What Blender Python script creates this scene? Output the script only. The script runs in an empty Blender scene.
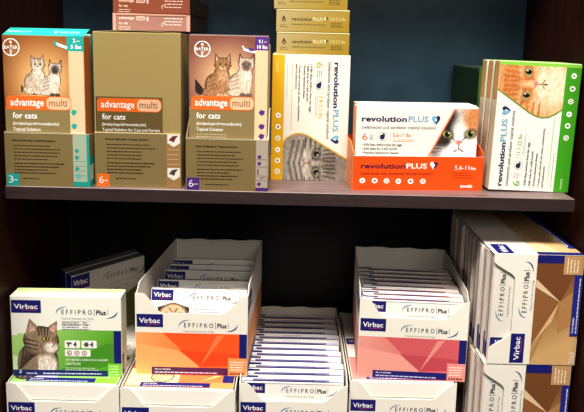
import bpy, math, random
import numpy as np
from mathutils import Vector, Matrix
random.seed(7); RNG = np.random.default_rng(5)
C = bpy.context.scene.collection
R = math.radians

# ------------------------------------------------------------------ colour
def lin(c):
    return tuple(((v/255)/12.92 if v <= 10 else (((v/255)+.055)/1.055)**2.4) for v in c)
LINC = {}
def L(c):
    k = tuple(c)
    if k not in LINC: LINC[k] = lin(k)
    return LINC[k]
CREAM = (236, 231, 220); WHITE = (244, 242, 238); NAVY = (30, 34, 112); INK = (38, 38, 48)
TEAL = (38, 168, 160); ORG = (236, 120, 40); PURP = (92, 52, 140); GOLD = (172, 151, 100); OLIVE = (142, 124, 82)

# ------------------------------------------------------------------ materials
def new_mat(name):
    m = bpy.data.materials.new(name); m.use_nodes = True
    nt = m.node_tree; return m, nt, nt.nodes['Principled BSDF']
def printed(name, rough, metal=0., spec=.5, coat=0.):
    m, nt, b = new_mat(name)
    a = nt.nodes.new('ShaderNodeAttribute'); a.attribute_name = 'Col'
    n = nt.nodes.new('ShaderNodeTexNoise'); n.inputs['Scale'].default_value = 90
    mp = nt.nodes.new('ShaderNodeMapRange'); mp.inputs[3].default_value = rough-.06; mp.inputs[4].default_value = rough+.06
    nt.links.new(n.outputs[0], mp.inputs[0]); nt.links.new(mp.outputs[0], b.inputs['Roughness'])
    nt.links.new(a.outputs['Color'], b.inputs['Base Color'])
    b.inputs['Metallic'].default_value = metal
    b.inputs['Specular IOR Level'].default_value = spec
    b.inputs['Coat Weight'].default_value = coat; b.inputs['Coat Roughness'].default_value = .2
    return m
CARD = printed('printed_card', .5, 0, .35)
FOIL = printed('gold_foil_card', .36, .22, .6)
def wood(name, c1, c2, rough, spec=.5, axis=(1, 14, 14)):
    m, nt, b = new_mat(name)
    tc = nt.nodes.new('ShaderNodeTexCoord'); mp = nt.nodes.new('ShaderNodeMapping')
    mp.inputs['Scale'].default_value = axis
    n = nt.nodes.new('ShaderNodeTexNoise'); n.inputs['Scale'].default_value = 9; n.inputs['Detail'].default_value = 6
    r = nt.nodes.new('ShaderNodeValToRGB')
    r.color_ramp.elements[0].color = (*L(c1), 1); r.color_ramp.elements[1].color = (*L(c2), 1)
    r.color_ramp.elements[0].position = .3; r.color_ramp.elements[1].position = .72
    nt.links.new(tc.outputs['Object'], mp.inputs[0]); nt.links.new(mp.outputs[0], n.inputs[0])
    nt.links.new(n.outputs[0], r.inputs[0]); nt.links.new(r.outputs[0], b.inputs['Base Color'])
    b.inputs['Roughness'].default_value = rough; b.inputs['Specular IOR Level'].default_value = spec
    return m
M_SHELF = wood('dark_brown_laminate', (100, 82, 80), (132, 112, 110), .4)
M_EDGE = wood('dark_brown_edge_band', (52, 40, 41), (64, 50, 50), .45)
M_SIDE = wood('reddish_brown_laminate', (36, 14, 9), (58, 23, 14), .5, .2, (14, 14, 1))
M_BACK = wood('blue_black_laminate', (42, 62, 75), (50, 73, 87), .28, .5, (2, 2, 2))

M_BACK_SHADE = wood('back_laminate_painted_shade', (12, 11, 12), (20, 18, 19), .5, .25, (2, 2, 2))  # back panel laminate with the lower compartment's shade painted in as black

# ------------------------------------------------------------------ mesh builder
class MB:
    def __init__(s): s.v = []; s.f = []; s.c = []; s.m = []
    def face(s, pts, col, mat=0):
        i = len(s.v); s.v.extend(tuple(p) for p in pts); s.f.append(tuple(range(i, i+len(pts)))); s.c.append(L(col)); s.m.append(mat)
    def raw(s, pts, tris, lc, mat=0):
        i = len(s.v); s.v.extend(tuple(p) for p in pts)
        for t in tris: s.f.append(tuple(i+k for k in t)); s.c.append(lc); s.m.append(mat)
    def box(s, lo, hi, col, mat=0, cols={}):
        x0, y0, z0 = lo; x1, y1, z1 = hi; e = min(.0007, (x1-x0)/5, (y1-y0)/5, (z1-z0)/5)
        X = (x0, x1); Y = (y0, y1); Z = (z0, z1)
        g = lambda k: cols.get(k, col)
        # six faces inset by e, edge strips and corners: a softly chamfered carton
        def P(i, j, k, ax):
            p = [X[i], Y[j], Z[k]]
            for a, (q, sg) in enumerate(((i, 1), (j, 1), (k, 1))):
                if a != ax: p[a] += e if q == 0 else -e
            return p
        F = {'-x': (0, 0), '+x': (0, 1), '-y': (1, 0), '+y': (1, 1), '-z': (2, 0), '+z': (2, 1)}
        for nm, (ax, sd) in F.items():
            o = [a for a in (0, 1, 2) if a != ax]; q = []
            for u, w in ((0, 0), (1, 0), (1, 1), (0, 1)):
                t = [0, 0, 0]; t[ax] = sd; t[o[0]] = u; t[o[1]] = w; q.append(P(*t, ax))
            s.face(q, g(nm), mat)
        for a in (0, 1, 2):
            o = [k for k in (0, 1, 2) if k != a]
            for u in (0, 1):
                for w in (0, 1):
                    t0 = [0]*3; t0[a] = 0; t0[o[0]] = u; t0[o[1]] = w; t1 = list(t0); t1[a] = 1
                    s.face([P(*t0, o[0]), P(*t1, o[0]), P(*t1, o[1]), P(*t0, o[1])], g(('-', '+')[u]+'xyz'[o[0]]), mat)
        for i in (0, 1):
            for j in (0, 1):
                for k in (0, 1): s.face([P(i, j, k, 0), P(i, j, k, 1), P(i, j, k, 2)], col, mat)
    def slab(s, poly, O, U, V, th, cf, cb=None, mat=0):
        """extruded polygon in the plane O,U,V, thickness th backwards from the front"""
        O, U, V = Vector(O), Vector(U), Vector(V); N = U.cross(V)
        a = [O+U*x+V*y for x, y in poly]; b = [p-N*th for p in a]
        s.face(a, cf, mat); s.face(b[::-1], cb or cf, mat)
        for i in range(len(a)):
            j = (i+1) % len(a); s.face([a[i], b[i], b[j], a[j]], cb or cf, mat)
    def build(s, name, parent=None, mats=(CARD,)):
        me = bpy.data.meshes.new(name); me.from_pydata(s.v, [], s.f)
        for m in mats: me.materials.append(m)
        at = me.color_attributes.new('Col', 'FLOAT_COLOR', 'CORNER')
        cnt = np.array([len(f) for f in s.f]); col = np.ones((len(s.f), 4), dtype=np.float32); col[:, :3] = np.array(s.c)
        at.data.foreach_set('color', np.repeat(col, cnt, axis=0).ravel())
        me.polygons.foreach_set('material_index', np.array(s.m, dtype=np.int32))
        me.update()
        o = bpy.data.objects.new(name, me); C.objects.link(o)
        if parent: o.parent = parent
        return o

# ------------------------------------------------------------------ text
GL = {}
def glyphs(t, bold):
    k = (t, bold)
    if k not in GL:
        cu = bpy.data.curves.new('t', 'FONT'); cu.body = t; cu.size = 1; cu.resolution_u = 2; cu.offset = bold
        ob = bpy.data.objects.new('t', cu); C.objects.link(ob)
        dg = bpy.context.evaluated_depsgraph_get(); me = ob.evaluated_get(dg).to_mesh()
        P = np.array([v.co[:2] for v in me.vertices]) if len(me.vertices) else np.zeros((1, 2))
        T = [tuple(p.vertices) for p in me.polygons]
        ob.evaluated_get(dg).to_mesh_clear(); C.objects.unlink(ob); bpy.data.objects.remove(ob); bpy.data.curves.remove(cu)
        GL[k] = (P, T)
    return GL[k]
CAP = None
LZ = .00011
class Canvas:
    """draws flat print on a face; coordinates run in any convenient rectangle, y down"""
    def __init__(s, B, O, U, V, W, H, rect, mat=0):
        s.B = B; s.O = Vector(O); s.U = Vector(U); s.V = Vector(V); s.N = s.U.cross(s.V); s.mat = mat; s.n = 0
        s.x0, s.y0, s.x1, s.y1 = rect; s.kx = W/(s.x1-s.x0); s.ky = H/(s.y1-s.y0); s.H = H
    def pt(s, x, y, l=1): return s.O+s.U*((x-s.x0)*s.kx)+s.V*(s.H-(y-s.y0)*s.ky)+s.N*(l*LZ+s.n*2.5e-6)
    def poly(s, pts, col, l=1, mat=None):
        s.n = (s.n+1) % 36
        s.B.face([s.pt(x, y, l) for x, y in pts], col, s.mat if mat is None else mat)
    def rect(s, x0, y0, x1, y1, col, l=1, mat=None): s.poly([(x0, y1), (x1, y1), (x1, y0), (x0, y0)], col, l, mat)
    def rrect(s, x0, y0, x1, y1, r, col, l=1, corners=(1, 1, 1, 1)):
        p = []
        for (cx, cy, a0, on) in ((x1-r, y1-r, 0, corners[2]), (x0+r, y1-r, 90, corners[3]), (x0+r, y0+r, 180, corners[0]), (x1-r, y0+r, 270, corners[1])):
            if on: p += [(cx+r*math.cos(R(a0+i*18)), cy+r*math.sin(R(a0+i*18))) for i in range(6)]
            else: p.append((x1 if a0 in (0, 270) else x0, y1 if a0 in (0, 90) else y0))
        s.poly(p, col, l)
    def disc(s, cx, cy, r, col, l=2, ry=None, n=20):
        ry = ry or r; s.poly([(cx+r*math.cos(6.2832*i/n), cy+ry*math.sin(6.2832*i/n)) for i in range(n)], col, l)
    def ring(s, cx, cy, r, w, col, l=2, a0=0, a1=360, ry=None, taper=False):
        n = 28; ry = ry or r; k = ry/r
        for i in range(n):
            q = []
            for j, d in ((i, 0), (i+1, 0), (i+1, 1), (i, 1)):
                a = R(a0+(a1-a0)*j/n); ww = w*(math.sin(math.pi*min(max(j/n, .06), .94)) if taper else 1)
                rr = r-(ww if d else 0); q.append((cx+rr*math.cos(a), cy-(rr*k if not d else ry-(ww))*math.sin(a)))
            s.poly(q, col, l)
    def line(s, x0, y0, x1, y1, w, col, l=2):
        d = math.hypot(x1-x0, y1-y0); nx, ny = -(y1-y0)/d*w/2, (x1-x0)/d*w/2
        s.poly([(x0+nx, y0+ny), (x1+nx, y1+ny), (x1-nx, y1-ny), (x0-nx, y0-ny)], col, l)
    def text(s, t, x, y, w, h, col, l=3, bold=0., rot=0):
        """baseline starts at x,y; w = length along the baseline, h = cap height"""
        global CAP
        if CAP is None: CAP = glyphs('H', 0.)[0][:, 1].max()
        P, T = glyphs(t, bold); a, b = P[:, 0].min(), P[:, 0].max()
        kx = w/max(b-a, 1e-6); ky = h/CAP; ca, sa = math.cos(R(rot)), math.sin(R(rot))
        pts = []
        for px, py in P:
            u, v = (px-a)*kx, py*ky
            pts.append(s.pt(x+u*ca-v*sa, y-u*sa-v*ca, l))
        s.B.raw(pts, T, L(col), s.mat)
    def micro(s, x, y, n, w, dy, h, col, l=2, rot=0, ragged=.35):
        """rows of print too small to read"""
        rr = random.Random(int(x*97+y*13+n)); ca, sa = math.cos(R(rot)), math.sin(R(rot))
        for i in range(n):
            end = w*(1-ragged*rr.random()); u = 0
            while u < end:
                d = min(rr.uniform(1.2, 4.5), end-u); q = []
                for a, b in ((u, 0), (u+d, 0), (u+d, h), (u, h)):
                    b2 = b-i*dy; q.append((x+a*ca-b2*sa, y-a*sa-b2*ca))
                s.poly(q, col, l); u += d+.7
    def paint(s, P, l=2):
        s.n = (s.n+1) % 36; B = s.B; A = P.a; col = P.rgb
        h, w = A.shape; base = len(B.v); idx = -np.ones((h+1, w+1), dtype=int); mat = s.mat
        xs = np.linspace(P.x0, P.x1, w+1); ys = np.linspace(P.y0, P.y1, h+1)
        def vid(i, j):
            if idx[i, j] < 0: idx[i, j] = len(B.v); B.v.append(tuple(s.pt(xs[j], ys[i], l)))
            return int(idx[i, j])
        lc = np.where(col <= .04045, col/12.92, ((col+.055)/1.055)**2.4)
        for i, j in zip(*np.nonzero(A > .5)):
            B.f.append((vid(i+1, j), vid(i+1, j+1), vid(i, j+1), vid(i, j))); B.c.append(tuple(lc[i, j])); B.m.append(mat)

# ------------------------------------------------------------------ procedural printed pictures
def vnoise(h, w, sx, sy):
    gh, gw = max(2, int(h/sy)+2), max(2, int(w/sx)+2); g = RNG.random((gh, gw))
    y = np.linspace(0, gh-1.001, h); x = np.linspace(0, gw-1.001, w); yi = y.astype(int); xi = x.astype(int)
    fy = (y-yi)[:, None]; fx = (x-xi)[None, :]
    return (g[yi][:, xi]*(1-fy)*(1-fx)+g[yi+1][:, xi]*fy*(1-fx)+g[yi][:, xi+1]*(1-fy)*fx+g[yi+1][:, xi+1]*fy*fx)
class Paint:
    def __init__(s, x0, y0, x1, y1, res=2., bg=None):
        s.x0, s.y0, s.x1, s.y1 = x0, y0, x1, y1
        w, h = int((x1-x0)*res), int((y1-y0)*res); s.w, s.h = w, h
        s.X, s.Y = np.meshgrid(x0+(np.arange(w)+.5)*(x1-x0)/w, y0+(np.arange(h)+.5)*(y1-y0)/h)
        s.rgb = np.zeros((h, w, 3)); s.a = np.zeros((h, w)); s.x, s.y = s.X, s.Y
        if bg: s.rgb[:] = np.array(bg)/255; s.a[:] = 1
    def local(s, cx=0, cy=0, k=1., rot=0., flip=1):
        """local frame: y up, unit = k"""
        dx, dy = s.X-cx, -(s.Y-cy); c, q = math.cos(R(-rot)), math.sin(R(-rot))
        s.x, s.y = (dx*c-dy*q)/k*flip, (dx*q+dy*c)/k
    def mask(s, m, col, al=1., solid=True):
        m = np.clip(m, 0, 1)*al; s.rgb = s.rgb*(1-m[..., None])+np.array(col)/255*m[..., None]
        if solid: s.a = np.maximum(s.a, (m > .35)*1.)
    def ell(s, cx, cy, rx, ry, col, rot=0, soft=.15, al=1., solid=True):
        c, q = math.cos(R(-rot)), math.sin(R(-rot)); dx, dy = s.x-cx, s.y-cy
        d = np.hypot((dx*c-dy*q)/rx, (dx*q+dy*c)/ry); s.mask((1+soft-d)/(2*soft), col, al, solid)
    def seg(s, x0, y0, x1, y1, w0, w1, col, soft=.3, al=1., solid=True):
        vx, vy = x1-x0, y1-y0; t = np.clip(((s.x-x0)*vx+(s.y-y0)*vy)/(vx*vx+vy*vy), 0, 1)
        d = np.hypot(s.x-x0-t*vx, s.y-y0-t*vy)/(w0+(w1-w0)*t); s.mask((1+soft-d)/(2*soft), col, al, solid)
    def tri(s, pts, col, al=1., soft=.06, solid=True):
        m = np.full(s.x.shape, 9.)
        n = len(pts); ar = sum(pts[i][0]*pts[(i+1) % n][1]-pts[(i+1) % n][0]*pts[i][1] for i in range(n))
        for i in range(n):
            (ax, ay), (bx, by) = pts[i], pts[(i+1) % n]; d = math.hypot(bx-ax, by-ay)
            m = np.minimum(m, ((bx-ax)*(s.y-ay)-(by-ay)*(s.x-ax))/d*(1 if ar > 0 else -1))
        s.mask(m/soft+.5, col, al, solid)
    def fur(s, amt=.12, sx=1.5, sy=5):
        n = vnoise(s.h, s.w, sx, sy)-.5; s.rgb = np.clip(s.rgb*(1+amt*2*n[..., None]), 0, 1)
    def grad(s, f, c0, c1, al=1.):
        t = np.clip(f, 0, 1)[..., None]; g = np.array(c0)/255*(1-t)+np.array(c1)/255*t; s.rgb = s.rgb*(1-al)+g*al; s.a[:] = 1
    def clip(s, f): s.a = s.a*(f > 0)

def cat_face(P, cx, cy, k, rot, fur_, dark, light, iris, nose=(214, 130, 125), stripes=.5, patch=None, eye=1., pupil=.55):
    P.local(cx, cy, k, rot)
    P.ell(0, -.05, 1.15, .98, fur_)
    P.ell(0, .75, .7, .5, dark, soft=.8, al=.25); P.ell(0, -.75, .95, .55, light, al=.7, soft=.5)
    for q in (-1, 1): P.ell(q*.75, -.3, .4, .35, light, al=.35, soft=.7); P.ell(q*.42, .36, .22, .12, light, rot=q*12, al=.45, soft=.6)
    if patch: patch(P)
    if stripes:
        for q in (-1, 1):
            for a, b in ((.09, .1), (.24, .26), (.4, .46), (.58, .7)): P.seg(q*a, .42, q*b, .95, .03, .055, dark, al=stripes, soft=.6)
            for y in (.02, -.2, -.44): P.seg(q*.66, y, q*1.15, y+.02, .025, .06, dark, al=stripes, soft=.6)
            P.seg(q*.6, .2, q*1.05, .42, .025, .05, dark, al=stripes, soft=.6)
            P.seg(q*.15, .0, q*.17, .42, .03, .03, dark, al=stripes*.7, soft=.7)
    P.ell(0, -.02, .12, .4, light, soft=.6, al=.5)
    P.fur(.13, 1.3, 4)
    P.local(cx, cy, k, rot)
    for q in (-1, 1):
        P.ell(q*.19, -.44, .25, .2, light, soft=.3, al=.95)
        P.ell(q*.43, .1, .24*eye, .18*eye, dark, rot=q*16, soft=.35, al=.85)
        P.seg(q*.27, -.0, q*.16, -.12, .035, .02, dark, al=.7, soft=.5)
        P.ell(q*.43, .1, .18*eye, .13*eye, iris, rot=q*16); P.ell(q*.43, .1, .075*eye*pupil/.55, .115*eye, (16, 15, 14)); P.ell(q*.43+.05, .15, .03, .03, (235, 235, 235))
        for j in range(4): P.ell(q*(.15+.06*j), -.4-.05*(j % 2), .016, .016, dark, al=.6)
        P.seg(0, -.34, 0, -.44, .02, .02, (110, 70, 62), al=.8); P.seg(0, -.44, q*.16, -.55, .022, .026, (110, 70, 62), al=.8)
    P.ell(0, -.8, .4, .14, light, soft=.4, al=.8)
    P.tri([(-.15, -.17), (.15, -.17), (0, -.35)], nose); P.ell(0, -.18, .14, .045, nose)
    for q in (-1, 1):
        for j in range(3): P.seg(q*.3, -.42-.03*j, q*1.2, -.3-.19*j, .012, .006, (250, 248, 245), al=.6)

def small_cat(P, cx, base, k, rot, body, dark, light, eye, face_dark=None, flip=1, tail=None):
    """a whole sitting cat about 4 units tall"""
    P.local(cx, base, k, rot, flip)
    if tail: P.seg(-.9, .35, -1.9, .55, .22, .25, body); P.seg(-1.7, .5, -2.4, 1.3, .3, .34, tail)
    P.ell(-.25, 1.0, 1.0, 1.05, body); P.ell(.15, 1.65, .72, 1.0, body); P.ell(.3, 1.5, .42, .9, light, soft=.4, al=.8)
    for x in (-.05, .5): P.seg(x, 1.2, x, .16, .26, .2, body); P.ell(x+.06, .12, .28, .16, face_dark or light)
    P.ell(-.75, .25, .55, .28, body)
    for a in (.5, .85, 1.2, 1.55): P.seg(-1.05, a, -.4, a+.25, .05, .08, dark, al=.28, soft=.7, solid=False)
    hx, hy = .25, 2.8
    for q in (-1, 1):
        P.tri([(hx+q*.2, hy+.35), (hx+q*.72, hy+.15), (hx+q*.62, hy+1.0)], dark); P.tri([(hx+q*.32, hy+.4), (hx+q*.62, hy+.3), (hx+q*.57, hy+.8)], (200, 160, 145))
    P.ell(hx, hy, .68, .58, body)
    if face_dark: P.ell(hx, hy-.08, .42, .44, face_dark, soft=.35, al=.9)
    else:
        for a in (-.25, 0, .25): P.seg(hx+a, hy+.25, hx+a*1.2, hy+.6, .04, .06, dark, al=.5)
        for q in (-1, 1): P.seg(hx+q*.4, hy-.1, hx+q*.72, hy-.05, .03, .06, dark, al=.7)
    P.ell(hx, hy-.28, .3, .2, light if not face_dark else face_dark)
    for q in (-1, 1): P.ell(hx+q*.26, hy+.04, .12, .1, (30, 26, 24)); P.ell(hx+q*.26, hy+.05, .06, .06, eye)
    P.ell(hx, hy-.17, .09, .06, (70, 45, 42))
    P.fur(.16)

def pug(P, cx, cy, k):
    P.local(cx, cy, k)
    for q in (-1, 1): P.tri([(q*.55, .75), (q*1.1, .6), (q*1.05, -.1)], (40, 32, 30))
    P.ell(0, 0, 1, .85, (206, 176, 140)); P.ell(0, -.45, .62, .5, (48, 38, 34), soft=.3)
    for q in (-1, 1): P.ell(q*.48, .02, .27, .25, (60, 46, 40), soft=.3); P.ell(q*.48, .02, .17, .17, (18, 14, 12)); P.ell(q*.43, .09, .05, .05, (250, 250, 250))
    for q in (-1, 1): P.seg(q*.08, .3, q*.3, .55, .05, .04, (110, 86, 66), al=.8)
    P.ell(0, -.15, .2, .14, (14, 12, 12)); P.fur(.15)

# ------------------------------------------------------------------ scene object helpers
def tag(o, label=None, cat=None, group=None, kind=None):
    if label: o['label'] = label
    if cat: o['category'] = cat
    if group: o['group'] = group
    if kind: o['kind'] = kind
    return o
def empty(name, loc, rot=(0, 0, 0)):
    o = bpy.data.objects.new(name, None); C.objects.link(o); o.location = loc; o.rotation_euler = [R(a) for a in rot]; o.empty_display_size = .03
    return o
def place(o, loc, rot=(0, 0, 0)):
    o.location = loc; o.rotation_euler = [R(a) for a in rot]; return o
def copy_tree(o, parent=None):
    c = o.copy(); C.objects.link(c)
    if parent: c.parent = parent
    for ch in list(o.children): copy_tree(ch, c)
    return c
def carton(b):
    o = empty('medicine_carton', (0, 0, 0)); b.build('carton_body', o); return o
UX, UZ = (1, 0, 0), (0, 0, 1)

# ================================================================== the shelving unit
unit = empty('shelving_unit', (0, 0, -.437)); F0 = -.437
tag(unit, 'dark brown wooden shelving unit with blue-black back panel holding every box', 'shelf')
def panel(name, lo, hi, m):
    b = MB(); b.box((lo[0], lo[1], lo[2]-F0), (hi[0], hi[1], hi[2]-F0), (40, 30, 30)); o = b.build(name, unit, (m,)); return o
sh1 = panel('shelf', (-.4185, 0, -.0195), (.4185, .27, 0), M_SHELF)
sh2 = panel('shelf', (-.4185, 0, .60), (.4185, .27, .6195), M_SHELF)
panel('bottom_shelf', (-.436, -.04, F0-.02), (.436, .272, F0), M_SHELF)
panel('side_panel', (-.456, -.05, F0-.1), (-.436, .27, .68), M_SIDE)
panel('side_panel', (.436, -.05, F0-.1), (.456, .27, .68), M_SIDE)
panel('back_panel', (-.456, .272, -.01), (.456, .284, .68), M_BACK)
panel('back_panel', (-.456, .272, F0-.1), (.456, .284, -.0102), M_BACK_SHADE)  # lower part of the same back, split off to carry painted shade
for sh, z in ((sh1, -.0195), (sh2, .60)):
    b = MB(); b.box((-.4183, -.0006, z-F0+.0006), (.4183, -.0001, z-F0+.0189), (60, 46, 45)); b.build('edge_band', sh, (M_EDGE,))
    for sx in (-1, 1):
        for y in (.04, .22):
            b = MB(); b.box((min(sx*.4165, sx*.436), y-.004, z-F0-.005), (max(sx*.4165, sx*.436), y+.004, z-F0), (120, 116, 110)); b.build('shelf_pin', sh)

# ================================================================== upper shelf
def bayer(cv, cx, cy, r, col=WHITE):
    cv.ring(cx, cy, r, r*.13, col, 3)
    cv.text('BAYER', cx-r*.8, cy+r*.17, r*1.6, r*.34, col, 3, .02)
    for i, ch in enumerate('BA ER'):
        if ch != ' ': cv.text(ch, cx-r*.16, cy-r*.44+i*r*.33, r*.32, r*.27, col, 3, .02)
def multi_logo(cv, x0, x1, y0, y1, split, l=2):
    h = y1-y0
    cv.rrect(x0, y0, x1, y1, h*.35, (232, 112, 44), l, (1, 1, 1, 0))
    cv.rrect(split, y0+h*.06, x1-.4, y1-h*.06, h*.35, (240, 190, 150), l+1)
    cv.text('advantage', x0+(split-x0)*.1, y1-h*.3, (split-x0)*.84, h*.5, WHITE, l+2, .018)
    cv.text('multi', split+(x1-split)*.1, y1-h*.3, (x1-split)*.74, h*.5, (150, 118, 96), l+2, .012)
def tray_text(cv, x, y, w):
    cv.text('How-to Monthly Topical Solution', x, y, w*.85, 1.9, (44, 34, 20), 2, .02)
    cv.micro(x+1.5, y+5, 5, w, 3.6, .9, (74, 60, 36)); cv.micro(x+1.5, y+24, 4, w, 3.4, 1., (62, 50, 30)); cv.micro(x+10, y+40, 1, w*.5, 3, .9, (70, 58, 36))
def drop_icon(cv, x, y, s, col, l=3): cv.poly([(x-s, y), (x-s*.3, y-s*.9), (x+s, y-s*.5), (x+s*.7, y+s*.6), (x-s*.2, y+s)], col, l)

def foil_tray(label, X0, X1, Y, d, hf, hb, tagcol, number, strip, rect, tx):
    """open gold card tray: low printed front, side walls rising to the rear"""
    W = X1-X0; t = empty('display_tray', ((X0+X1)/2, Y, 0)); tag(t, label, 'display box'); a, b_ = -W/2, W/2
    f = MB(); f.slab([(0, 0), (W, 0), (W, hf), (0, hf+.0015)], (a, 0, 0), UX, UZ, .0012, OLIVE, (232, 224, 206), 0)
    x0, y0, x1, y1 = rect; cv = Canvas(f, (a, 0, 0), UX, UZ, W, hf, rect); w = x1-x0
    strip(cv, x0, y0, x1, y1)
    tray_text(cv, tx, y0+9, w*.6)
    cv.rect(x0+1, y1-13.5, x0+14, y1-.3, tagcol, 2); cv.text(number, x0+3, y1-3.5, 5, 7.5, WHITE, 3); cv.micro(x0+8.6, y1-6, 1, 4, 2, 1, WHITE, 3)
    cv.line(x0, y0+.3, x1, y0+.5, .7, (226, 214, 180), 2)
    f.build('front_panel', t, (FOIL,))
    for s in (-1, 1):
        q = MB(); xx = a if s < 0 else b_-.0012
        poly = [(.0012, 0), (d, 0), (d, hb), (d*.5, hb), (.0012, hf)]
        q.slab(poly, (xx+.0012, 0, 0), (0, 1, 0), UZ, .0012, OLIVE if s > 0 else (236, 232, 224), (236, 232, 224) if s > 0 else OLIVE)
        c2 = Canvas(q, (xx+.0012, 0, 0), (0, 1, 0), UZ, d, hb, (0, 0, 40, 60))
        if s > 0: c2.rect(1, 24, 10, 60, tagcol, 1); c2.rect(1, 34, 10, 52, (205, 214, 190), 2)
        q.build('side_panel', t)
    q = MB(); q.box((a+.0012, .0014, 0), (b_-.0012, d-.001, .0012), (200, 186, 150)); q.build('base_panel', t)
    q = MB(); q.slab([(0, 0), (W-.0026, 0), (W-.0026, hb), (0, hb)], (a+.0013, d-.0012+.0012, 0), UX, UZ, .0012, (220, 210, 186)); q.build('back_panel', t)
    return t

def strip_teal(cv, x0, y0, x1, y1):
    cv.rect(x1-17, y0, x1-2.5, y1-2, (182, 196, 172), 1); cv.rect(x1-2.5, y0, x1, y1, TEAL, 1); cv.rect(x1-17, y1-6, x1-1, y1-1, TEAL, 2)
    for y in (18, 25, 37): drop_icon(cv, x1-13, y0+y, 2.2, TEAL)
    for i in range(4): cv.rect(x1-16, y0+29+i*5, x1-4, y0+29.6+i*5, (130, 170, 160), 2)
    cv.disc(x1-12, y0+45, 3, (120, 190, 180), 2)
def strip_purple(cv, x0, y0, x1, y1):
    cv.rect(x1-12.5, y0, x1, y1-2, (190, 176, 160), 1); cv.rect(x1-12.5, y1-4, x1, y1-.5, PURP, 2)
    for y in (18, 25, 47): drop_icon(cv, x1-9, y0+y, 2.1, PURP)
    cv.line(x1-10.5, y0+31, x1-10, y0+37, 1.2, PURP, 3); cv.line(x1-8, y0+41, x1-3, y0+39.5, .7, (120, 90, 130), 3)
    for y in (20.5, 28.5, 38, 43): cv.rect(x1-12, y0+y, x1-.5, y0+y+.5, (150, 135, 140), 2)

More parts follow.
